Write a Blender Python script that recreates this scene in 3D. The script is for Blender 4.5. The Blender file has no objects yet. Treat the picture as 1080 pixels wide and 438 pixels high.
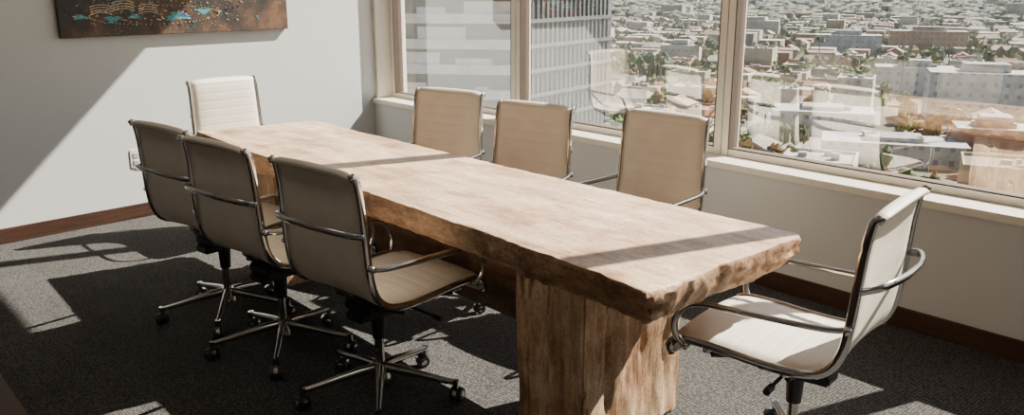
import bpy, bmesh, math, random
from mathutils import Vector, Matrix, noise as mnoise
random.seed(7)
scene = bpy.context.scene
COL = scene.collection

# ------------------------------------------------------------------ helpers
def new_mat(name):
    m = bpy.data.materials.new(name); m.use_nodes = True
    nt = m.node_tree
    b = nt.nodes['Principled BSDF']
    return m, nt, b
def N(nt, t, **kw):
    n = nt.nodes.new(t)
    for k, v in kw.items(): setattr(n, k, v)
    return n
def ramp(nt, stops, interp='LINEAR'):
    r = N(nt, 'ShaderNodeValToRGB'); e = r.color_ramp; e.interpolation = interp
    while len(e.elements) < len(stops): e.elements.new(0.5)
    for i, (p, c) in enumerate(stops):
        e.elements[i].position = p; e.elements[i].color = (c[0], c[1], c[2], 1)
    return r
def math_n(nt, op, a, b=None):
    n = N(nt, 'ShaderNodeMath', operation=op)
    for i, v in enumerate((a, b)):
        if v is None: continue
        if isinstance(v, (int, float)): n.inputs[i].default_value = v
        else: nt.links.new(v, n.inputs[i])
    return n.outputs[0]
def coords(nt, scale=(1,1,1), kind='Object'):
    tc = N(nt, 'ShaderNodeTexCoord'); mp = N(nt, 'ShaderNodeMapping')
    mp.inputs['Scale'].default_value = scale
    nt.links.new(tc.outputs[kind], mp.inputs['Vector'])
    return mp.outputs['Vector']
def noise(nt, vec, scale=5, detail=4, rough=.5):
    n = N(nt, 'ShaderNodeTexNoise'); nt.links.new(vec, n.inputs['Vector'])
    n.inputs['Scale'].default_value = scale; n.inputs['Detail'].default_value = detail
    n.inputs['Roughness'].default_value = rough
    return n.outputs['Fac']
def bump(nt, b, h, strength=.3, dist=.01):
    n = N(nt, 'ShaderNodeBump'); n.inputs['Strength'].default_value = strength
    n.inputs['Distance'].default_value = dist
    nt.links.new(h, n.inputs['Height']); nt.links.new(n.outputs['Normal'], b.inputs['Normal'])
def mixc(nt, fac, a, b, blend='MIX'):
    n = N(nt, 'ShaderNodeMix', data_type='RGBA', blend_type=blend)
    for s, v in ((0, fac), (6, a), (7, b)):
        if isinstance(v, (int, float)): n.inputs[s].default_value = v
        elif isinstance(v, tuple): n.inputs[s].default_value = (*v, 1)
        else: nt.links.new(v, n.inputs[s])
    return n.outputs[2]
def simple(name, col, rough=.5, metal=0, nscale=40, var=.08, bmp=.05):
    m, nt, b = new_mat(name)
    v = coords(nt)
    f = noise(nt, v, nscale, 3)
    r = ramp(nt, [(.3, tuple(c*(1-var) for c in col)), (.7, tuple(min(1, c*(1+var)) for c in col))])
    nt.links.new(f, r.inputs[0]); nt.links.new(r.outputs[0], b.inputs['Base Color'])
    b.inputs['Roughness'].default_value = rough; b.inputs['Metallic'].default_value = metal
    if bmp: bump(nt, b, f, bmp, .002)
    return m

def add_obj(name, me, mats=(), parent=None, smooth=False):
    o = bpy.data.objects.new(name, me); COL.objects.link(o)
    for m in mats: me.materials.append(m)
    if parent: o.parent = parent
    if smooth:
        for p in me.polygons: p.use_smooth = True
    return o
def empty(name, loc=(0,0,0)):
    e = bpy.data.objects.new(name, None); COL.objects.link(e); e.location = loc
    e.empty_display_size = .1
    return e

class MB:
    """mesh builder"""
    def __init__(s): s.v=[]; s.f=[]; s.m=[]
    def add(s, vs, fs, mi=0):
        o=len(s.v); s.v += [tuple(v) for v in vs]
        s.f += [tuple(i+o for i in f) for f in fs]; s.m += [mi]*len(fs)
    def box(s, x0,x1,y0,y1,z0,z1, mi=0, M=None):
        vs=[Vector((x,y,z)) for z in (z0,z1) for y in (y0,y1) for x in (x0,x1)]
        if M: vs=[M@v for v in vs]
        s.add(vs, [(0,2,3,1),(4,5,7,6),(0,1,5,4),(2,6,7,3),(0,4,6,2),(1,3,7,5)], mi)
    def cyl(s, p0, p1, r0, r1=None, n=16, mi=0, caps=True):
        r1 = r0 if r1 is None else r1
        p0=Vector(p0); p1=Vector(p1); d=(p1-p0).normalized()
        a=d.orthogonal().normalized(); b=d.cross(a)
        vs=[]
        for p,r in ((p0,r0),(p1,r1)):
            for i in range(n):
                t=2*math.pi*i/n; vs.append(p+a*math.cos(t)*r+b*math.sin(t)*r)
        fs=[(i,(i+1)%n,n+(i+1)%n,n+i) for i in range(n)]
        if caps: fs += [tuple(range(n-1,-1,-1)), tuple(range(n,2*n))]
        s.add(vs,fs,mi)
    def tube(s, pts, r, n=10, mi=0, sy=1.0, up=None, closed=False):
        pts=[Vector(p) for p in pts]; L=len(pts); vs=[]
        prev=None
        for i,p in enumerate(pts):
            t=(pts[min(i+1,L-1)]-pts[max(i-1,0)]).normalized()
            if up is not None: a=Vector(up)
            else: a = prev if prev is not None else t.orthogonal()
            a=(a-t*a.dot(t)).normalized(); b=t.cross(a); prev=a
            rr = r[i] if isinstance(r,(list,tuple)) else r
            for k in range(n):
                th=2*math.pi*k/n; vs.append(p+a*math.cos(th)*rr+b*math.sin(th)*rr*sy)
        fs=[]
        for i in range(L-1):
            for k in range(n):
                fs.append((i*n+k,i*n+(k+1)%n,(i+1)*n+(k+1)%n,(i+1)*n+k))
        fs += [tuple(range(n-1,-1,-1)), tuple(range((L-1)*n,L*n))]
        s.add(vs,fs,mi)
    def shift(s,dx,dy,dz):
        s.v=[(a+dx,b+dy,c+dz) for a,b,c in s.v]
    def mesh(s, name, mats=(), parent=None, smooth=False, bevel=0, seg=2, auto=None):
        me=bpy.data.meshes.new(name); me.from_pydata(s.v,[],s.f)
        bm=bmesh.new(); bm.from_mesh(me)
        for i,f in enumerate(bm.faces): f.material_index=s.m[i]
        bmesh.ops.recalc_face_normals(bm, faces=bm.faces)
        if bevel:
            bmesh.ops.bevel(bm, geom=list(bm.edges), offset=bevel, segments=seg, affect='EDGES', clamp_overlap=True)
        bm.to_mesh(me); bm.free()
        o=add_obj(name, me, mats, parent, smooth or bool(auto))
        if auto:
            me.set_sharp_from_angle(angle=math.radians(auto))
        return o

def catmull(P, n=10):
    P=[Vector(p) for p in P]; out=[]
    Q=[2*P[0]-P[1]]+P+[2*P[-1]-P[-2]]
    for i in range(1,len(Q)-2):
        a,b,c,d=Q[i-1:i+3]
        for k in range(n):
            t=k/n
            out.append(.5*((2*b)+(c-a)*t+(2*a-5*b+4*c-d)*t*t+(3*b-a-3*c+d)*t**3))
    out.append(P[-1]); return out
def resample(P, n):
    d=[0]
    for i in range(1,len(P)): d.append(d[-1]+(P[i]-P[i-1]).length)
    out=[]; j=0
    for k in range(n):
        s=d[-1]*k/(n-1)
        while j<len(P)-2 and d[j+1]<s: j+=1
        t=(s-d[j])/max(1e-9,d[j+1]-d[j]); out.append(P[j].lerp(P[j+1],min(1,t)))
    return out, d[-1]

# ------------------------------------------------------------------ materials
M_wall = simple('wall_paint', (.62,.63,.63), .8, nscale=180, var=.02, bmp=.08)
M_wallin = simple('wall_paint_taupe', (.38,.35,.32), .85, nscale=120, var=.03, bmp=.05)
M_ceil = simple('ceiling_paint', (.56,.54,.51), .9, nscale=120, var=.02, bmp=.05)
M_frame = simple('window_frame_paint', (.78,.73,.63), .45, nscale=30, var=.03, bmp=.02)
M_gasket = simple('window_gasket', (.09,.06,.045), .6, nscale=30)
M_white = simple('white_plastic', (.8,.8,.78), .4, nscale=30, var=.02, bmp=0)
M_darkpl = simple('black_plastic', (.012,.012,.013), .45, nscale=60)
M_chrome = simple('polished_aluminium', (.50,.49,.48), .08, 1, nscale=15, var=.05, bmp=0)
M_wheel = simple('caster_rubber', (.025,.025,.027), .5, nscale=60)

# vinyl
M_vinyl, nt, b = new_mat('cream_vinyl')
v = coords(nt); f = noise(nt, v, 12, 4); f2 = noise(nt, v, 700, 2)
r = ramp(nt, [(.3,(.70,.63,.53)),(.7,(.76,.69,.59))]); nt.links.new(f, r.inputs[0])
nt.links.new(r.outputs[0], b.inputs['Base Color']); b.inputs['Roughness'].default_value=.48
bump(nt, b, f2, .15, .001)

# baseboard wood
M_base, nt, b = new_mat('dark_stained_wood')
v = coords(nt,(1,1,14)); f = noise(nt, v, 4, 6)
r = ramp(nt, [(.25,(.030,.014,.009)),(.75,(.075,.034,.021))]); nt.links.new(f, r.inputs[0])
nt.links.new(r.outputs[0], b.inputs['Base Color']); b.inputs['Roughness'].default_value=.4

# carpet : rows of small loops
M_carpet, nt, b = new_mat('grey_woven_carpet')
v = coords(nt,(1,1,1))
w = N(nt,'ShaderNodeTexVoronoi'); w.inputs['Scale'].default_value=1; w.inputs['Randomness'].default_value=.4
nt.links.new(coords(nt,(72,110,1)), w.inputs['Vector'])
n1 = noise(nt, v, 2.5, 4); n2 = noise(nt, coords(nt,(140,95,1)), 1, 4, .75)
h = math_n(nt,'SUBTRACT', 1.0, w.outputs['Distance'])
mx = math_n(nt,'ADD', math_n(nt,'MULTIPLY', h, .55), math_n(nt,'MULTIPLY', n2, .45))
r = ramp(nt,[(.42,(.032,.031,.030)),(.58,(.082,.079,.076)),(.72,(.175,.168,.16))]); nt.links.new(mx, r.inputs[0])
n1r = ramp(nt,[(.3,(.8,.8,.8)),(.7,(1,1,1))]); nt.links.new(n1,n1r.inputs[0])
c = mixc(nt, 1.0, r.outputs[0], n1r.outputs[0], 'MULTIPLY')
nt.links.new(c, b.inputs['Base Color']); b.inputs['Roughness'].default_value=.95
b.inputs['Specular IOR Level'].default_value=.1
bump(nt, b, h, .4, .004)

def wood_mat(name, axis, dark=(1,1,1), crack=.7, rough=.5, con=1.0, bmps=.35, lift=0.0):
    m, nt, b = new_mat(name)
    def sc(across, along):
        s=[across]*3; s[axis]=along; return tuple(s)
    grain = noise(nt, coords(nt, sc(34,2.2)), 1.0, 10, .78)
    wavy = noise(nt, coords(nt, sc(8,2.6)), 1.0, 9, .72)
    big = noise(nt, coords(nt, sc(4.6,3.2)), 1.0, 9, .70)
    fine = noise(nt, coords(nt, (90,90,90)), 1.0, 4, .7)
    D=lambda c: tuple((c[i]+((.84,.74,.62)[i]-c[i])*lift)*dark[i] for i in range(3))
    r = ramp(nt, [(.36,D((.24,.145,.082))),(.46,D((.46,.315,.20))),(.54,D((.64,.48,.34))),(.64,D((.84,.71,.57)))])
    nt.links.new(wavy, r.inputs[0])
    r2 = ramp(nt, [(.38,(.46,.34,.25)),(.46,(.84,.75,.66)),(.53,(1.0,1.0,1.0))]); nt.links.new(big, r2.inputs[0])
    c = mixc(nt, .9*con, r.outputs[0], r2.outputs[0], 'MULTIPLY')
    r3 = ramp(nt, [(.38,(.50,.41,.34)),(.53,(1,1,1))]); nt.links.new(grain, r3.inputs[0])
    c = mixc(nt, .6*con, c, r3.outputs[0], 'MULTIPLY')
    r4 = ramp(nt, [(.38,(.76,.71,.67)),(.6,(1.08,1.08,1.08))]); nt.links.new(fine, r4.inputs[0])
    c = mixc(nt, .8, c, r4.outputs[0], 'MULTIPLY')
    vo = N(nt,'ShaderNodeTexVoronoi'); vo.inputs['Scale'].default_value=1.0
    wv = N(nt,'ShaderNodeVectorMath',operation='ADD'); nt.links.new(coords(nt, sc(3.4,1.9)), wv.inputs[0])
    cmb=N(nt,'ShaderNodeCombineXYZ'); nt.links.new(wavy,cmb.inputs[0]); nt.links.new(big,cmb.inputs[1]); nt.links.new(wv.outputs[0], vo.inputs['Vector']); nt.links.new(cmb.outputs[0],wv.inputs[1])
    k = ramp(nt, [(.03,(1,1,1)),(.16,(0,0,0))]); nt.links.new(vo.outputs['Distance'], k.inputs[0])
    c = mixc(nt, math_n(nt,'MULTIPLY',k.outputs[0],.6*con), c, D((.20,.11,.06)))
    cr = noise(nt, coords(nt, sc(19,1.0)), 1.3, 7, .75)
    cr2 = ramp(nt, [(.33,(1,1,1)),(.365,(0,0,0))]); nt.links.new(cr, cr2.inputs[0])
    c = mixc(nt, math_n(nt,'MULTIPLY',cr2.outputs[0],crack), c, tuple(a_*q_ for a_,q_ in zip((.07,.040,.024),dark)))
    nt.links.new(c, b.inputs['Base Color'])
    b.inputs['Roughness'].default_value=rough
    hh = math_n(nt,'SUBTRACT', math_n(nt,'ADD',math_n(nt,'MULTIPLY',grain,.6),math_n(nt,'MULTIPLY',wavy,.6)), math_n(nt,'MULTIPLY', cr2.outputs[0], crack))
    bump(nt, b, hh, bmps, .012)
    return m
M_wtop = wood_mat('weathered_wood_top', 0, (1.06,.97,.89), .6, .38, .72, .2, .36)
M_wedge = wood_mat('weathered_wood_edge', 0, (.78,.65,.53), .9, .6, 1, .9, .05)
M_wleg = wood_mat('weathered_wood_leg', 2, (1.04,.93,.80), .9, .6, .9, .9, .22)
M_wdark = wood_mat('shaded_wood_panel', 0, (.32,.22,.16), .5)  # darker copy of the wood, under-table shade put into its colour

# coated glass: thin pane, symmetric reflection over clear transmission
M_glass = bpy.data.materials.new('window_glass'); M_glass.use_nodes=True
nt=M_glass.node_tree; nt.nodes.clear()
out=N(nt,'ShaderNodeOutputMaterial'); mx=N(nt,'ShaderNodeMixShader')
tr=N(nt,'ShaderNodeBsdfTransparent'); gl=N(nt,'ShaderNodeBsdfGlossy'); gl.inputs['Roughness'].default_value=0.0
gl.inputs['Color'].default_value=(1,1,1,1); tr.inputs['Color'].default_value=(.93,.96,.96,1)
lw=N(nt,'ShaderNodeLayerWeight'); lw.inputs['Blend'].default_value=.5
p5=math_n(nt,'POWER',lw.outputs['Facing'],3.0)
fr=math_n(nt,'ADD',math_n(nt,'MULTIPLY',p5,.60),.38)
nt.links.new(fr,mx.inputs[0]); nt.links.new(tr.outputs[0],mx.inputs[1]); nt.links.new(gl.outputs[0],mx.inputs[2])
nt.links.new(mx.outputs[0],out.inputs[0])

# ------------------------------------------------------------------ room
WY = 3.85      # inner face of window wall
GY = 4.05      # glass plane
def lx(y): return -5.90 - .105*(y-.94)   # left wall (slightly out of square)
SILL=.62; HEAD=3.14; CEIL=3.22
XR=2.4; YB=-2.4

mb=MB(); mb.box(-7.2,XR,.56,4.2,-.12,0); mb.mesh('floor',[M_carpet])
mb=MB(); mb.box(-7.2,XR+.1,YB-.1,.56,-.12,-.002); mb.mesh('floor_wood_strip',[M_base])
mb=MB(); mb.box(-7.2,XR+.1,YB-.1,4.2,CEIL,CEIL+.12); mb.mesh('ceiling',[M_ceil])
mb=MB()
y0,y1=YB-.1,4.2
vs=[(lx(y0),y0,0),(lx(y1),y1,0),(lx(y1)-.15,y1,0),(lx(y0)-.15,y0,0)]
vs=vs+[(a,b_,CEIL) for a,b_,_ in vs]
mb.add(vs,[(0,1,2,3),(4,7,6,5),(0,4,5,1),(1,5,6,2),(2,6,7,3),(3,7,4,0)]); mb.mesh('wall_left',[M_wall])
mb=MB(); mb.box(-6.6,XR,WY,WY+.30,0,SILL-.035); mb.box(-6.6,XR,WY,WY+.30,HEAD,CEIL); mb.mesh('wall_window_side',[M_wall])
mb=MB(); mb.box(XR,XR+.12,YB,4.2,0,CEIL); mb.mesh('wall_right',[M_wallin])
mb=MB(); mb.box(-6.2,XR,YB-.12,YB,0,CEIL); mb.mesh('wall_back',[M_wallin])
# baseboards
mb=MB()
a,bq=YB,WY
vs=[(lx(a)+.001,a,0),(lx(bq)+.001,bq,0),(lx(bq)+.016,bq,0),(lx(a)+.016,a,0)]
vs=vs+[(p,q,.095) for p,q,_ in vs]
mb.add(vs,[(0,1,2,3),(4,7,6,5),(0,4,5,1),(1,5,6,2),(2,6,7,3),(3,7,4,0)]); mb.mesh('baseboard_left',[M_base],bevel=.003)
mb=MB(); mb.box(-6.19,XR,WY-.016,WY-.001,0,.095); mb.mesh('baseboard_window_side',[M_base],bevel=.003)
# sill
mb=MB(); mb.box(-6.20,XR,WY-.025,GY+.06,SILL-.035,SILL); mb.mesh('trim_window_sill',[M_frame],bevel=.004)
mb=MB(); mb.box(-6.5,-6.17,WY+.01,GY+.08,SILL,HEAD); mb.mesh('trim_window_jamb',[M_frame],bevel=.003)

# windows
mull=[-6.17,-4.60,-2.86,-1.12,.62,XR]
for i in range(5):
    x0,x1=mull[i],mull[i+1]
    e=empty('window_%d'%(i+1))
    fw=.042; g=.004
    mb=MB()
    a0=x0+g; a1=x1-g
    mb.box(a0,a0+fw,GY-.05,GY+.05,SILL+.001,HEAD-.002)
    mb.box(a1-fw,a1,GY-.05,GY+.05,SILL+.001,HEAD-.002)
    mb.box(a0+fw,a1-fw,GY-.04,GY+.04,SILL+.001,SILL+.035)
    mb.box(a0+fw,a1-fw,GY-.04,GY+.04,HEAD-.05,HEAD-.002)
    t=.008
    mb.box(a0+fw,a0+fw+t,GY-.05,GY+.03,SILL+.035,HEAD-.05,1)
    mb.box(a1-fw-t,a1-fw,GY-.05,GY+.03,SILL+.035,HEAD-.05,1)
    mb.box(a0+fw+t,a1-fw-t,GY-.03,GY+.03,SILL+.035,SILL+.042,1)
    mb.mesh('frame',[M_frame,M_gasket],e)
    mb=MB()
    mb.add([(a0+fw,GY,SILL+.03),(a1-fw,GY,SILL+.03),(a1-fw,GY,HEAD-.04),(a0+fw,GY,HEAD-.04)],[(0,1,2,3)])
    mb.mesh('glass',[M_glass],e)

# ------------------------------------------------------------------ wall outlet
e=empty('wall_outlet')
oy=1.84; ox=lx(oy)
mb=MB(); mb.box(ox+.001,ox+.009,oy-.04,oy+.04,.345,.465); mb.mesh('cover_plate',[M_white],e,bevel=.002)
mb=MB()
for zc in (.380,.430):
    mb.box(ox+.009,ox+.012,oy-.017,oy+.017,zc-.015,zc+.015,0)
    mb.box(ox+.0121,ox+.0125,oy-.008,oy-.005,zc-.006,zc+.008,1)
    mb.box(ox+.0121,ox+.0125,oy+.005,oy+.008,zc-.006,zc+.008,1)
mb.mesh('sockets',[M_white,M_darkpl],e)

# ------------------------------------------------------------------ wall picture (canvas print of a city by night)
M_art, nt, b = new_mat('canvas_print')
v=coords(nt)
n1=noise(nt,v,4,8,.65)
r=ramp(nt,[(.30,(.008,.009,.012)),(.43,(.028,.022,.020)),(.52,(.070,.040,.026)),(.62,(.17,.085,.045)),(.75,(.04,.05,.055))]); nt.links.new(n1,r.inputs[0])
br=N(nt,'ShaderNodeTexVoronoi'); br.inputs['Scale'].default_value=70; nt.links.new(v,br.inputs['Vector'])
lg=ramp(nt,[(.10,(1,1,1)),(.22,(0,0,0))]); nt.links.new(br.outputs['Distance'],lg.inputs[0])
msk=ramp(nt,[(.46,(0,0,0)),(.56,(1,1,1))]); nt.links.new(noise(nt,v,3.0,4),msk.inputs[0])
lf=math_n(nt,'MULTIPLY',lg.outputs[0],msk.outputs[0])
cc=ramp(nt,[(.25,(.50,.25,.08)),(.5,(.6,.5,.35)),(.62,(.10,.40,.42)),(.75,(.10,.25,.45))]); nt.links.new(noise(nt,v,7,2),cc.inputs[0])
c=mixc(nt,lf,r.outputs[0],cc.outputs[0])
nt.links.new(c,b.inputs['Base Color']); b.inputs['Roughness'].default_value=.5
def flat(name,col):
    return simple(name,col,.5,nscale=60,var=.15,bmp=0)
A_cream=flat('print_cream',(.58,.47,.34)); A_teal=flat('print_teal',(.05,.28,.31)); A_blue=flat('print_blue',(.03,.08,.24))
A_or=flat('print_orange',(.46,.19,.07)); A_yel=flat('print_yellow',(.66,.52,.24)); A_dark=flat('print_dark',(.014,.013,.016))
e=empty('city_night_canvas_picture')
py0,py1=1.45,3.05; pz0,pz1=1.215,2.25
d=Vector((lx(py1)-lx(py0),py1-py0,0)).normalized(); nrm=Vector((d.y,-d.x,0))
MP=Matrix((( d.x,0,nrm.x,lx(py0)),(d.y,0,nrm.y,py0),(0,1,0,0),(0,0,0,1)))
W=(Vector((lx(py1),py1))-Vector((lx(py0),py0))).length
mb=MB(); mb.box(0,W,pz0,pz1,.002,.036,0,MP); mb.mesh('canvas',[M_art],e,bevel=.003)
mb=MB(); rr=random.Random(3)
def patch(u0,u1,z0,z1,mi,k=1): mb.box(u0,u1,z0,z1,.0362,.0366+.0003*k,mi,MP)
def blobp(u,z,rad,mi,k,sq=.35,n=28):
    ph=u*20; pts=[MP@Vector((u,z,.0366+.0003*k))]
    for i in range(n):
        a=2*math.pi*i/n; q=rad*(1+.28*math.sin(3*a+ph)+.16*math.sin(7*a+ph*2))
        pts.append(MP@Vector((u+q*math.cos(a),z+sq*q*math.sin(a),.0366+.0003*k)))
    mb.add(pts,[(0,i+1,(i+1)%n+1) for i in range(n)],mi)
def arc(u,z,r0,r1,a0,a1,mi,k,sq=.35,n=24):
    pts=[]
    for i in range(n+1):
        a=a0+(a1-a0)*i/n
        for rad in (r0,r1): pts.append(MP@Vector((u+rad*math.cos(a),z+sq*rad*math.sin(a),.0366+.0003*k)))
    mb.add(pts,[(2*i,2*i+1,2*i+3,2*i+2) for i in range(n)],mi)
for u,z,s in ((.26,1.345,.075),(.40,1.365,.08),(.56,1.345,.07)):
    for j in range(7): arc(u,z+.008*j,s*.84,s,.10*math.pi,.90*math.pi,(0,5)[j%2],3+j,.3,12)
for u,z,s,mi in ((.33,1.325,.05,1),(.47,1.335,.04,1),(.76,1.33,.075,1),(.80,1.335,.035,2),(.95,1.36,.05,1),(.13,1.34,.04,1)): blobp(u,z,s,mi,1+(mi==2))
for i in range(90):
    a=i/89*2*math.pi; u=.62+.44*math.cos(a); z=1.34+.06*math.sin(a)
    patch(u,u+.006,z,z+.005,4 if i%3 else 3,9)
for i in range(1300):
    u=rr.gauss(.55,.26) if i%4 else rr.uniform(.04,W-.04); z=rr.uniform(pz0+.03,pz1-.05)
    if not (.03<u<W-.04): continue
    if z<pz0+.07 and rr.random()<.7: continue
    s=rr.uniform(.003,.009); patch(u,u+s*rr.uniform(.7,2.6),z,z+s*.8,rr.choice([0,0,0,1,1,3,3,4,4,5,5,5]),5+i%7)
mb.mesh('printed_lights',[A_cream,A_teal,A_blue,A_or,A_yel,A_dark],e)

# ------------------------------------------------------------------ table
T=empty('wooden_conference_table')
cor=[Vector((-1.43,1.72)),Vector((-1.46,2.53)),Vector((-4.72,2.48)),Vector((-4.80,1.80))]
def nz(*p): return mnoise.noise(Vector(p))
def outline(step=.009):
    pts=[]
    for i in range(4):
        a=cor[i]; bb=cor[(i+1)%4]; L=(bb-a).length; n=int(L/step)
        nrm=Vector(((bb-a).y,-(bb-a).x)).normalized()
        for k in range(n):
            t=k/n; p=a.lerp(bb,t)
            edge=min(t,1-t)*L
            w=.008*math.sin(t*L*1.9+i*2)+.013*nz(t*L*4,i*3.3,0)+.008*nz(t*L*16,i*3.3,5)
            w*=min(1,edge/.08)
            w-= .010*max(0,1-edge/.025)**2
            pts.append((p+nrm*w, nrm, t*L+i*10))
    return pts
ol=outline(); n=len(ol)
cen=Vector((-3.1,2.13))
def inset(p,d):
    q=Vector(p)
    sx=1 if q.x<cen.x else -1; sy=1 if q.y<cen.y else -1
    q.x+=sx*d*min(1,abs(q.x-cen.x)/1.55)**8; q.y+=sy*d*min(1,abs(q.y-cen.y)/.32)**4
    return q
mb=MB()
TB=.632
loops=[(.750,.014,0),(.7478,.004,.4),(.743,.001,.7),(.734,.0,1.0),(.720,.001,1.2),(.706,.003,1.3),(.692,.006,1.5),(.679,.010,1.7),(.666,.016,1.8),(.653,.024,1.8),(.642,.034,1.6),(TB,.052,.8)]
vs=[]
for z,ins,am in loops:
    for (p,nr,s) in ol:
        x,y=p
        w=am*(.008*nz(x*6,y*6,z*14)+.006*nz(x*20,y*20,z*40)+.0032*nz(x*70,y*70,z*90))
        ch=nz(x*8,y*8,z*18+7)
        if ch>.30: w-=am*(ch-.30)*.035
        q=inset(p,ins-w); vs.append((q.x,q.y,z+(am*(.006*nz(x*4,y*4,3)+.005*nz(x*22,y*22,8)) if .64<z<.66 else 0)))
fs=[]
for l in range(len(loops)-1):
    for k in range(n): fs.append((l*n+k,l*n+(k+1)%n,(l+1)*n+(k+1)%n,(l+1)*n+k))
mb.add(vs,fs[:n],0)
mb.f+= [tuple(f) for f in fs[n:]]; mb.m+=[1]*len(fs[n:])
mb.f.append(tuple(range(n))); mb.m.append(0)
mb.f.append(tuple(range((len(loops)-1)*n,len(loops)*n))); mb.m.append(1)
mb.mesh('slab_top',[M_wtop,M_wedge],T,auto=35)
def leg(x0,x1,y0,y1,z1,name):
    bm=bmesh.new(); bmesh.ops.create_cube(bm,size=1)
    bmesh.ops.bevel(bm,geom=list(bm.edges),offset=.022,segments=2,affect='EDGES')
    bmesh.ops.subdivide_edges(bm,edges=list(bm.edges),cuts=36,use_grid_fill=True)
    for v_ in bm.verts:
        c=v_.co
        x=(x0+x1)/2+c.x*(x1-x0); y=(y0+y1)/2+c.y*(y1-y0); z=z1/2+c.z*z1
        d=.014*nz(x*5,y*5,z*2.5)+.009*nz(x*16,y*16,z*5)+.005*nz(x*45,y*45,z*9)
        cr_=abs(nz(x*9+3,y*9,z*1.2)); 
        if cr_<.035: d-=.014*(1-cr_/.035)
        r_=Vector((x-(x0+x1)/2,y-(y0+y1)/2))
        ax=abs(r_.x)/(x1-x0); ay=abs(r_.y)/(y1-y0)
        nv=Vector((math.copysign(1,r_.x)*(ax>.44),math.copysign(1,r_.y)*(ay>.45)))
        if nv.length>0: nv.normalize()
        c.x=x+nv.x*d; c.y=y+nv.y*d; c.z=z
    me=bpy.data.meshes.new(name); bm.to_mesh(me); bm.free()
    o=add_obj(name,me,[M_wleg],T,True); me.set_sharp_from_angle(angle=math.radians(40))
leg(-2.18,-1.85,1.90,2.41,TB+.001,'pedestal_near')
leg(-4.38,-4.05,1.90,2.41,TB+.001,'pedestal_far')
mb=MB(); mb.box(-4.06,-2.17,2.10,2.17,.27,TB+.002); mb.mesh('stretcher_panel',[M_wdark],T,bevel=.006)

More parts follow.
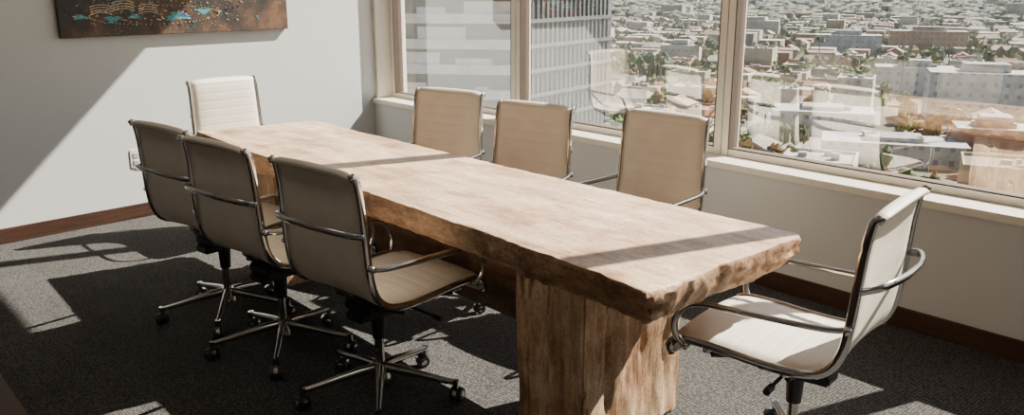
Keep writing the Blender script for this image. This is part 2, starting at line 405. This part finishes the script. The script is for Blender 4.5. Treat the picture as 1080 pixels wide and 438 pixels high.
# ------------------------------------------------------------------ chair
FWD=.035
def build_chair():
    E=empty('office_chair')
    ctrl=[(.285,.400),(.292,.432),(.262,.460),(.16,.463),(.0,.452),(-.12,.452),(-.195,.475),(-.236,.53),(-.254,.62),(-.264,.74),(-.273,.85),(-.285,.925),(-.297,.944),(-.313,.938)]
    P,L=resample(catmull([(0,a,b_) for a,b_ in ctrl],12),230)
    n=len(P); W=11
    def frame(i):
        t=(P[min(i+1,n-1)]-P[max(i-1,0)]).normalized(); return t, Vector((0,-t.z,t.y))*-1
    vs=[]
    def hw(i):
        s=i/(n-1)
        return .237-.012*max(0,(s-.5)/.5)
    for side in (1,-1):
        for i in range(n):
            t,nr=frame(i); s=L*i/(n-1)
            rib=(s%.050)/.050; g=min(rib,1-rib)*.050
            th=.0112-(.0014 if side==-1 else .0003)*math.exp(-(g/.0045)**2)
            for k in range(W):
                u=-1+2*k/(W-1)
                e_=th*(1-.75*max(0,abs(u)-.8)/.2) if abs(u)>.8 else th
                sag=.012*(1-u*u)*(1 if .03<i/(n-1)<.97 else .6)
                p=P[i]+nr*(side*-e_+ sag)
                vs.append((u*hw(i),p.y,p.z))
    fs=[]; o=n*W
    for i in range(n-1):
        for k in range(W-1):
            a=i*W+k
            fs.append((a,a+1,a+W+1,a+W)); fs.append((o+a,o+a+W,o+a+W+1,o+a+1))
        fs.append((i*W,(i+1)*W,o+(i+1)*W,o+i*W)); fs.append((i*W+W-1,o+i*W+W-1,o+(i+1)*W+W-1,(i+1)*W+W-1))
    for k in range(W-1):
        fs.append((k,o+k,o+k+1,k+1)); a=(n-1)*W+k; fs.append((a,a+1,o+a+1,o+a))
    mb=MB(); mb.add(vs,fs); mb.shift(0,FWD,0); mb.mesh('ribbed_sling',[M_vinyl],E,smooth=True)
    mb=MB(); Q,_=resample(P,70)
    for sx in (-1,1):
        pts=[Vector((sx*(.243-.012*max(0,(i/69-.5)/.5)),q.y,q.z)) for i,q in enumerate(Q)]
        mb.tube(pts,.0075,10,0,sy=1.9,up=(1,0,0))
    pts=catmull([(-.238,-.272,.735),(-.20,-.315,.747),(-.10,-.345,.755),(0,-.353,.758),(.10,-.345,.755),(.20,-.315,.747),(.238,-.272,.735)],8)
    mb.tube(pts,.008,10,0,sy=1.6,up=(0,1,0))
    for yy,zz in ((.17,.425),(-.08,.415)):
        mb.tube(catmull([(-.24,yy,zz+.02),(-.15,yy,zz-.012),(0,yy,zz-.02),(.15,yy,zz-.012),(.24,yy,zz+.02)],8),.010,10)
    AZ=.612
    for sx in (-1,1):
        c=[(sx*.246,.235,.445),(sx*.262,.262,.480),(sx*.274,.262,.535),(sx*.278,.225,.590),(sx*.279,.160,AZ-.002),(sx*.278,.06,AZ),(sx*.272,-.10,AZ+.002),(sx*.262,-.20,AZ+.004),(sx*.246,-.254,AZ+.010)]
        mb.tube(catmull(c,8),.0095,12,0,sy=1.25)
        mb.cyl((sx*.235,-.254,AZ+.010),(sx*.262,-.254,AZ+.010),.012,None,12)
        mb.cyl((sx*.232,.235,.445),(sx*.258,.235,.445),.012,None,12)
    mb.shift(0,FWD,0)
    mb.mesh('aluminium_frame',[M_chrome],E,smooth=True)
    mb=MB()
    mb.box(-.075,.075,-.10,.18,.365,.408,0)
    mb.box(-.045,.045,-.12,.12,.335,.372,0)
    mb.mesh('tilt_mechanism',[M_darkpl],E,bevel=.008)
    mb=MB()
    mb.tube([(.05,.06,.375),(.15,.07,.372),(.235,.075,.365)],.006,8); mb.tube([(.235,.075,.365),(.27,.078,.362)],.011,10)
    mb.tube([(-.05,.0,.375),(-.17,.0,.37),(-.22,.0,.365)],.006,8); mb.tube([(-.20,0,.367),(-.24,0,.364)],.012,10)
    mb.cyl((0,.18,.372),(0,.205,.372),.028,.024,16); mb.cyl((0,0,.24),(0,0,.345),.024,.030,20)
    mb.cyl((-.07,.12,.392),(-.20,.20,.418),.012,.010,8); mb.cyl((.07,.12,.392),(.20,.20,.418),.012,.010,8)
    mb.cyl((-.07,-.05,.388),(-.20,-.045,.408),.012,.010,8); mb.cyl((.07,-.05,.388),(.20,-.045,.408),.012,.010,8)
    mb.mesh('levers',[M_darkpl],E,auto=40)
    mb=MB()
    mb.cyl((0,0,.10),(0,0,.25),.0185,None,20)
    mb.cyl((0,0,.075),(0,0,.135),.040,.028,24)
    for k in range(5):
        a=math.radians(90+72*k+13); c,s=math.cos(a),math.sin(a)
        pts=[Vector((c*rr_,s*rr_,z)) for rr_,z in ((.015,.118),(.08,.112),(.16,.100),(.24,.086),(.305,.078))]
        mb.tube(pts,[.021,.019,.016,.0135,.011],10,0,sy=.85,up=(0,0,1))
        mb.cyl((c*.30,s*.30,.05),(c*.30,s*.30,.088),.011,.013,12)
    mb.mesh('star_base',[M_chrome],E,auto=50)
    mb=MB()
    for k in range(5):
        a=math.radians(90+72*k+13); c,s=math.cos(a)*.30,math.sin(a)*.30
        ra=a+.9+k*1.3; ax=Vector((math.cos(ra),math.sin(ra),0)); fw=Vector((-ax.y,ax.x,0))
        cc=Vector((c,s,.0275))+fw*.012
        for sd in (-1,1):
            mb.cyl(cc+ax*sd*.008,cc+ax*sd*.024,.027,.024,20,0)
            mb.cyl(cc+ax*sd*.024,cc+ax*sd*.0255,.014,.012,14,1)
        mb.cyl(cc-ax*.009,cc+ax*.009,.010,None,10,1)
        vs=[];m=10
        for sd in (-1,1):
            for rad in (.030,.027):
                for q in range(m+1):
                    th=math.radians(10+150*q/m); vs.append(cc+ax*sd*.0075+fw*(-math.cos(th)*rad)+Vector((0,0,math.sin(th)*rad)))
        fs=[]
        for q in range(m):
            A=0;B=m+1;C=2*(m+1);D=3*(m+1)
            fs+=[(A+q,A+q+1,C+q+1,C+q),(B+q,D+q,D+q+1,B+q+1),(A+q,B+q,B+q+1,A+q+1),(C+q,C+q+1,D+q+1,D+q)]
        mb.add(vs,fs,1)
    mb.mesh('casters',[M_wheel,M_chrome],E,auto=40)
    return E
base=build_chair()
kids=list(base.children)
def place(E,x,y,deg):
    E.location=(x,y,0); E.rotation_euler=(0,0,math.radians(deg))
chairs=[(-2.68,1.64,7),(-3.33,1.56,8),(-3.88,1.545,9),(-3.95,2.75,197),(-3.23,2.73,191),(-2.60,2.97,185),(-5.20,2.28,-84),(-1.355,2.375,100.5)]
place(base,*chairs[0])
for c in chairs[1:]:
    e=bpy.data.objects.new('office_chair',None); COL.objects.link(e); e.empty_display_size=.1
    for k in kids:
        o=bpy.data.objects.new(k.name.split('.')[0],k.data); COL.objects.link(o); o.parent=e
    place(e,*c)

# ------------------------------------------------------------------ city outside
GZ=-38.0
CITY=empty('city_district')
def colattr_mesh(name, verts, faces, cols, mat):
    me=bpy.data.meshes.new(name); me.from_pydata(verts,[],faces)
    ca=me.color_attributes.new('Col','FLOAT_COLOR','CORNER')
    data=[]
    for f,c in zip(faces,cols):
        data += [c[0],c[1],c[2],c[3] if len(c)>3 else 1.0]*len(f)
    ca.data.foreach_set('color',data)
    return add_obj(name,me,[mat],CITY)
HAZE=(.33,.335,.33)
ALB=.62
def hz(c,d):  # distance haze mixed into the city vertex colours
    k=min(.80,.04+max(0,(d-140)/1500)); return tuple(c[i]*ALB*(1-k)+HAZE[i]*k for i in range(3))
M_city, nt, b = new_mat('city_building_facade')
at=N(nt,'ShaderNodeVertexColor',layer_name='Col')
ge=N(nt,'ShaderNodeNewGeometry'); sp=N(nt,'ShaderNodeSeparateXYZ'); nt.links.new(ge.outputs['Position'],sp.inputs[0])
sn=N(nt,'ShaderNodeSeparateXYZ'); nt.links.new(ge.outputs['Normal'],sn.inputs[0])
fz=math_n(nt,'FRACT',math_n(nt,'DIVIDE',math_n(nt,'ADD',sp.outputs[2],100.3),3.1))
fx=math_n(nt,'FRACT',math_n(nt,'DIVIDE',math_n(nt,'ADD',math_n(nt,'ADD',sp.outputs[0],math_n(nt,'MULTIPLY',sp.outputs[1],.8)),5000.),3.9))
inz=math_n(nt,'MULTIPLY',math_n(nt,'GREATER_THAN',fz,.38),math_n(nt,'LESS_THAN',fz,.76))
inx=math_n(nt,'MULTIPLY',math_n(nt,'GREATER_THAN',fx,.30),math_n(nt,'LESS_THAN',fx,.64))
wl=math_n(nt,'LESS_THAN',math_n(nt,'ABSOLUTE',sn.outputs[2]),.5)
wf=math_n(nt,'MULTIPLY',math_n(nt,'MULTIPLY',math_n(nt,'MULTIPLY',inz,inx),at.outputs['Alpha']),math_n(nt,'MULTIPLY',wl,.6))
rn=noise(nt,ge.outputs['Position'],.3,5,.7)
rnr=ramp(nt,[(.35,(.60,.56,.53)),(.6,(1,1,1))]); nt.links.new(rn,rnr.inputs[0])
c0=mixc(nt,.85,at.outputs[0],rnr.outputs[0],'MULTIPLY')
c=mixc(nt,wf,c0,(.09,.095,.105)); nt.links.new(c,b.inputs['Base Color']); b.inputs['Roughness'].default_value=.8
M_leaf, nt, b = new_mat('tree_foliage')
at=N(nt,'ShaderNodeVertexColor',layer_name='Col'); ge=N(nt,'ShaderNodeNewGeometry')
rn=noise(nt,ge.outputs['Position'],1.1,4,.7); rnr=ramp(nt,[(.38,(.45,.45,.45)),(.62,(1.3,1.3,1.2))]); nt.links.new(rn,rnr.inputs[0])
nt.links.new(mixc(nt,1.0,at.outputs[0],rnr.outputs[0],'MULTIPLY'),b.inputs['Base Color']); b.inputs['Roughness'].default_value=.95
bump(nt,b,rn,.8,.6)

V=[];F=[];C=[]
def cbox(cx,cy,w,dp,h,ang,col,roof,z0=GZ,win=1.0):
    ca,sa=math.cos(ang),math.sin(ang); o=len(V)
    for z in (z0,z0+h):
        for a,b_ in ((-w,-dp),(w,-dp),(w,dp),(-w,dp)):
            a*=.5;b_*=.5; V.append((cx+a*ca-b_*sa,cy+a*sa+b_*ca,z))
    for f in ((0,1,5,4),(1,2,6,5),(2,3,7,6),(3,0,4,7)): F.append(tuple(i+o for i in f)); C.append((*col,win))
    F.append(tuple(i+o for i in (4,5,6,7))); C.append((*roof,0))
def gable(cx,cy,w,dp,h,ang,col,roof):
    cbox(cx,cy,w,dp,h,ang,col,roof,GZ,.6)
    ca,sa=math.cos(ang),math.sin(ang); o=len(V); z=GZ+h
    for a,b_,zz in ((-w,-dp,0),(w,-dp,0),(w,dp,0),(-w,dp,0),(-w*.75,0,2.2),(w*.75,0,2.2)):
        a*=.55;b_*=.55; V.append((cx+a*ca-b_*sa,cy+a*sa+b_*ca,z+zz))
    for f in ((0,1,5,4),(2,3,4,5),(1,2,5),(3,0,4)): F.append(tuple(i+o for i in f)); C.append((*roof,0))
rr=random.Random(11)
walls=[(.68,.58,.43),(.84,.76,.62),(.58,.39,.24),(.52,.26,.15),(.72,.54,.33),(.36,.31,.26),(.92,.87,.79),(.56,.25,.13),(.76,.62,.45),(.90,.85,.76)]
roofs=[(.54,.45,.36),(.80,.73,.62),(.40,.31,.24),(.44,.18,.10),(.48,.37,.28),(.76,.69,.58),(.24,.20,.17),(.50,.24,.13),(.64,.56,.46)]
TV=[];TF=[];TC=[]
def icos(k):
    bmi=bmesh.new(); bmesh.ops.create_icosphere(bmi,subdivisions=k,radius=1); bmi.verts.index_update()
    r=([v_.co.copy() for v_ in bmi.verts],[tuple(x.index for x in f.verts) for f in bmi.faces]); bmi.free(); return r
ICO2=icos(2); ICO1=icos(1)
def blob(x,y,z,r,h,d,col):
    vv,ff=ICO2 if d<420 else ICO1
    o=len(TV); ph=x*3+y
    for co in vv:
        q=1+.22*math.sin(co.x*7+ph)*math.sin(co.y*9+ph)+.15*math.sin(co.z*11+ph*2)
        TV.append((x+co.x*r*q,y+co.y*r*q,z+co.z*h*q))
    for f in ff:
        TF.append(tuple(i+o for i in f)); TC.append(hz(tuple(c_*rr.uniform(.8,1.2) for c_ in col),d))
def tree(x,y,r,h,d):
    g=rr.uniform(.7,1.6); base_=rr.choice([(.14,.21,.055),(.11,.18,.05),(.19,.23,.06),(.28,.21,.07)])
    col=tuple(c_*g for c_ in base_)
    if d<420:
        for k in range(5):
            a=k*1.3+x; q=r*.55 if k else 0
            blob(x+math.cos(a)*q,y+math.sin(a)*q,GZ+h*(.55+.08*math.sin(k*2+x)+(.12 if k==0 else 0)),r*rr.uniform(.45,.65),h*rr.uniform(.26,.34),d,col)
    else: blob(x,y,GZ+h*.5,r,h*.45,d,col)
GA=math.radians(24)
def inwedge(x,y,d0,d1):
    d=math.hypot(x,y); a=math.degrees(math.atan2(y,x))
    return d0<=d<d1 and 72<a<170
def world(u,v_): return u*math.cos(GA)-v_*math.sin(GA), u*math.sin(GA)+v_*math.cos(GA)
def polar(px,dist):
    a=math.atan2(.653,-.757)-math.atan((px-540)/949.6); return dist*math.cos(a),dist*math.sin(a)
feat=[(1052,290,30,14,14,(.95,.94,.92)),(975,345,26,12,10,(.90,.88,.84)),(1070,222,16,11,8,(.64,.34,.20)),(900,520,34,14,11,(.62,.66,.68)),(722,430,18,11,10,(.88,.84,.76)),(985,560,40,14,12,(.68,.46,.30)),(800,640,32,14,13,(.80,.74,.64)),(880,250,26,15,6,(.86,.81,.72)),(960,212,30,14,5,(.84,.76,.64))]
fpos=[(polar(p,dd),max(w_,dp_)*.62) for p,dd,w_,dp_,h_,c_ in feat]
def excl(x,y):
    a=math.degrees(math.atan2(y,x)); d=math.hypot(x,y)
    if 130<a<170 and d<190: return True
    return any(math.hypot(x-p[0],y-p[1])<r_+4 for p,r_ in fpos)
step=16.5
for i in range(-60,60):
    for j in range(-10,60):
        big_street = (i%7==0 or j%5==0)
        if big_street:
            for q_ in range(3):
                x,y=world(i*step+rr.uniform(-7,7),j*step+rr.uniform(-7,7))
                d=math.hypot(x,y)
                if inwedge(x,y,120,900) and rr.random()<.6 and not excl(x,y): tree(x,y,rr.uniform(1.5,3.2),rr.uniform(4,8),d)
            continue
        x,y=world(i*step+rr.uniform(-2,2),j*step+rr.uniform(-2,2))
        if not inwedge(x,y,125,900) or excl(x,y): continue
        d=math.hypot(x,y)
        q=rr.random()
        if q<.22:
            for k in range(6): tree(x+rr.uniform(-7,7),y+rr.uniform(-7,7),rr.uniform(1.6,3.3),rr.uniform(4,8),d)
            continue
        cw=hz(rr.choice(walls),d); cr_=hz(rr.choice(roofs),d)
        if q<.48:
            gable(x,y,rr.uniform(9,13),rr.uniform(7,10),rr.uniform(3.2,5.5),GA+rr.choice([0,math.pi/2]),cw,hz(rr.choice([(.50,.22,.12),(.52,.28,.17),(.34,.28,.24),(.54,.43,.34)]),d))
            for k in range(4):
                a=rr.uniform(0,6.3); tree(x+math.cos(a)*7.5,y+math.sin(a)*7.5,rr.uniform(1.4,2.9),rr.uniform(3.5,7.5),d)
            continue
        h=rr.uniform(3.5,6.5) if rr.random()<.92 else rr.uniform(8,12)
        w=rr.uniform(9,16); dp=rr.uniform(9,15.5)
        wn=rr.choice([0,.4,1,1])
        cbox(x,y,w,dp,h,GA,cw,cr_,GZ,wn)
        if d<450:
            for sx,sy,ww,dd in ((0,dp/2-.2,w,.4),(0,-dp/2+.2,w,.4),(w/2-.2,0,.4,dp-.8),(-w/2+.2,0,.4,dp-.8)):
                ox_,oy_=sx*math.cos(GA)-sy*math.sin(GA), sx*math.sin(GA)+sy*math.cos(GA)
                cbox(x+ox_,y+oy_,ww,dd,.6,GA,cw,cw,GZ+h,0)
            for k in range(3): cbox(x+rr.uniform(-4,4),y+rr.uniform(-3.5,3.5),rr.uniform(.8,2.4),rr.uniform(.8,2),rr.uniform(.7,1.4),GA,hz((.5,.5,.5),d),hz((.66,.66,.66),d),GZ+h,0)
        for k in range(3):
            if rr.random()<.85:
                s=rr.choice([-1,1]); tree(x+s*rr.uniform(7,9.5),y+rr.uniform(-8,8),rr.uniform(1.4,3.0),rr.uniform(4,7.5),d)
for i in range(-60,60):
    for j in range(-10,60):
        if j%5 and i%7: continue
        for k in range(3):
            along=rr.uniform(-8,8); side=rr.choice([-4.2,4.2])
            if j%5==0: x,y=world(i*step+along,j*step+side); an=GA; 
            else: x,y=world(i*step+side,j*step+along); an=GA+math.pi/2
            d=math.hypot(x,y)
            if not inwedge(x,y,125,420) or excl(x,y): continue
            cc=rr.choice([(.7,.7,.7),(.08,.08,.09),(.4,.08,.06),(.3,.32,.35),(.75,.75,.76)])
            cbox(x,y,4.4,1.8,.8,an,hz(cc,d),hz(cc,d),GZ+.25,0); cbox(x,y,2.3,1.6,.6,an,hz((.08,.09,.1),d),hz(cc,d),GZ+1.05,0)
step=36
for i in range(-100,100):
    for j in range(-20,100):
        x,y=world(i*step+rr.uniform(-9,9),j*step+rr.uniform(-9,9))
        if not inwedge(x,y,900,3300): continue
        d=math.hypot(x,y)
        if i%6==0 or rr.random()<.46:
            for k in range(3): tree(x+rr.uniform(-16,16),y+rr.uniform(-16,16),rr.uniform(4,9),rr.uniform(6,11),d)
            continue
        h=rr.uniform(3.5,7) if rr.random()<.95 else rr.uniform(10,22)
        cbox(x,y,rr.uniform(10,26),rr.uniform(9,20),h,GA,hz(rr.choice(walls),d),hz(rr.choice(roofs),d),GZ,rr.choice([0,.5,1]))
        if rr.random()<.9: tree(x+rr.uniform(-18,18),y+rr.uniform(-18,18),rr.uniform(4,8),rr.uniform(6,11),d)
for px,dist,w,dp,h,col in feat:
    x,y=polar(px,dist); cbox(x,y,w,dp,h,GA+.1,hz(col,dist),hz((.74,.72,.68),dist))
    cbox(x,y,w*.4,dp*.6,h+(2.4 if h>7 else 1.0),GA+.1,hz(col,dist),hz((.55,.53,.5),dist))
    for k in range(5): cbox(x+rr.uniform(-w/4,w/4),y+rr.uniform(-3,3),rr.uniform(1,2.5),rr.uniform(1,2),1.1,GA+.1,hz((.6,.6,.6),dist),hz((.8,.8,.8),dist),GZ+h,0)
colattr_mesh('buildings',V,F,C,M_city)
tr_o=colattr_mesh('trees',TV,TF,TC,M_leaf)
PV=MB()
M_palm=flat('palm_leaf',(.09,.11,.045)); M_trunk=flat('palm_trunk',(.18,.14,.10))
for px,dist,h in ((817,205,12),(835,300,12),(700,300,14),(1018,215,12),(962,330,14),(740,380,14),(870,410,15),(1050,400,14)):
    x,y=polar(px,dist); PV.tube([(x,y,GZ),(x+.3,y,GZ+h*.5),(x,y+.2,GZ+h)],.25,6,1)
    for k in range(26):
        a=k*2.4; el=1.0-.075*k; pts=[]
        for q in range(5):
            s_=q*.62; pts.append(Vector((x+math.cos(a)*s_,y+.2+math.sin(a)*s_,GZ+h+s_*math.sin(el)*.8-.15*s_*s_)))
        PV.tube(pts,[.12,.34,.38,.28,.05],4,0,sy=.25)
PV.mesh('palms',[M_palm,M_trunk],CITY)

M_gr, nt, b = new_mat('city_ground')
v=coords(nt); n1=noise(nt,v,.03,7,.75)
r=ramp(nt,[(.35,(.08,.09,.045)),(.5,(.18,.155,.125)),(.65,(.26,.235,.195))]); nt.links.new(n1,r.inputs[0]); nt.links.new(r.outputs[0],b.inputs['Base Color'])
b.inputs['Roughness'].default_value=.95
mb=MB(); mb.add([(-6000,-300,GZ),(3500,-300,GZ),(3500,6500,GZ),(-6000,6500,GZ)],[(0,1,2,3)]); mb.mesh('ground_plain',[M_gr],CITY)
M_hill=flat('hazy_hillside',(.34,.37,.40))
mb=MB(); vs=[]; nn=120
for i in range(nn+1):
    a=math.radians(65+110*i/nn)
    for rad,h in ((3400,-5),(4200,55+45*math.sin(i*.31)+25*math.sin(i*.83)),(5200,110+60*math.sin(i*.17+1)+20*math.sin(i*.7))):
        vs.append((rad*math.cos(a),rad*math.sin(a),GZ+h))
fs=[]
for i in range(nn):
    for k in range(2): fs.append((i*3+k,i*3+k+1,i*3+k+4,i*3+k+3))
mb.add(vs,fs); mb.mesh('hills',[M_hill],CITY,smooth=True)

# neighbouring office tower: banded wing and a darker curtain-wall wing
M_band=simple('concrete_band',(.74,.70,.64),.7,nscale=.6,var=.15,bmp=0)
M_tglass=simple('tower_dark_glazing',(.12,.13,.135),.3,nscale=.25,var=.4,bmp=0)
M_fin=simple('tower_grey_fin',(.135,.14,.145),.5,nscale=.3,var=.15,bmp=0)
mb=MB()
def wing(pa,da,pb,db,kind):
    xa,ya=polar(pa,da); xb,yb=polar(pb,db)
    A=Vector((xa,ya,0)); B=Vector((xb,yb,0)); d=(B-A).normalized(); nr=Vector((-d.y,d.x,0))
    if nr.dot(A)<0: nr=-nr
    Lw=(B-A).length
    MT=Matrix(((d.x,nr.x,0,A.x),(d.y,nr.y,0,A.y),(0,0,1,0),(0,0,0,1)))
    mb.box(0,Lw,.9,20,GZ,7,1,MT)
    z=GZ+1; fl=0; q=random.Random(5)
    while z<6.5:
        if kind==0:
            mb.box(0,Lw,0,.9,z,z+1.15,0,MT)
            x=q.uniform(0,3)
            while x<Lw-3:
                w=q.uniform(1.5,6); mb.box(x,min(Lw,x+w),.5,.95,z+1.15,z+q.choice([1.5,1.9,2.6]),0,MT); x+=w+q.uniform(1.5,7)
        else:
            mb.box(0,Lw,.6,.9,z,z+.45,2,MT)
        z+=3.05; fl+=1
    if kind==1:
        for k in range(int(Lw/1.1)): mb.box(k*1.1,k*1.1+.10,.70,.95,GZ,6.5,2,MT)
wing(345,112,556,106,0)
wing(556,106,652,125,1)
mb.mesh('neighbouring_office_tower',[M_band,M_tglass,M_fin])

# ------------------------------------------------------------------ lights
sd=bpy.data.lights.new('sun','SUN'); sd.energy=34; sd.angle=math.radians(.55); sd.color=(1,.90,.77)
so=bpy.data.objects.new('sun',sd); COL.objects.link(so)
dv=Vector((-.27,-1,-.93)).normalized()
so.rotation_euler=dv.to_track_quat('-Z','Y').to_euler(); so.location=(2,10,12)
for i,(x,y) in enumerate(((-3.2,.2),(.4,.6))):  # area lights added as interior fill, standing for no seen fixture
    ld=bpy.data.lights.new('ceiling_fill_light','AREA'); ld.shape='RECTANGLE'; ld.size=1.2; ld.size_y=.6; ld.energy=6; ld.color=(1,.96,.90)
    lo=bpy.data.objects.new('ceiling_fill_light',ld); COL.objects.link(lo); lo.location=(x,y,CEIL-.02)
w=bpy.data.worlds.new('sky'); scene.world=w; w.use_nodes=True
nt=w.node_tree; bg=nt.nodes['Background']
sk=N(nt,'ShaderNodeTexSky'); sk.sky_type='NISHITA'; sk.sun_disc=False; sk.sun_elevation=math.radians(42); sk.sun_rotation=math.radians(15)
sk.air_density=1.3; sk.dust_density=2
nt.links.new(sk.outputs[0],bg.inputs[0]); bg.inputs[1].default_value=.31

# ------------------------------------------------------------------ camera
cd=bpy.data.cameras.new('camera'); cam=bpy.data.objects.new('camera',cd); COL.objects.link(cam)
cd.sensor_fit='HORIZONTAL'; cd.sensor_width=36; cd.lens=36*919/1080; cd.clip_end=9000; cd.clip_start=.05
cam.location=(0,0,1.56)
th=math.radians(14.6); az=math.atan2(.653,-.757)
f=Vector((math.cos(az)*math.cos(th),math.sin(az)*math.cos(th),-math.sin(th)))
cam.rotation_euler=f.to_track_quat('-Z','Y').to_euler()
scene.camera=cam
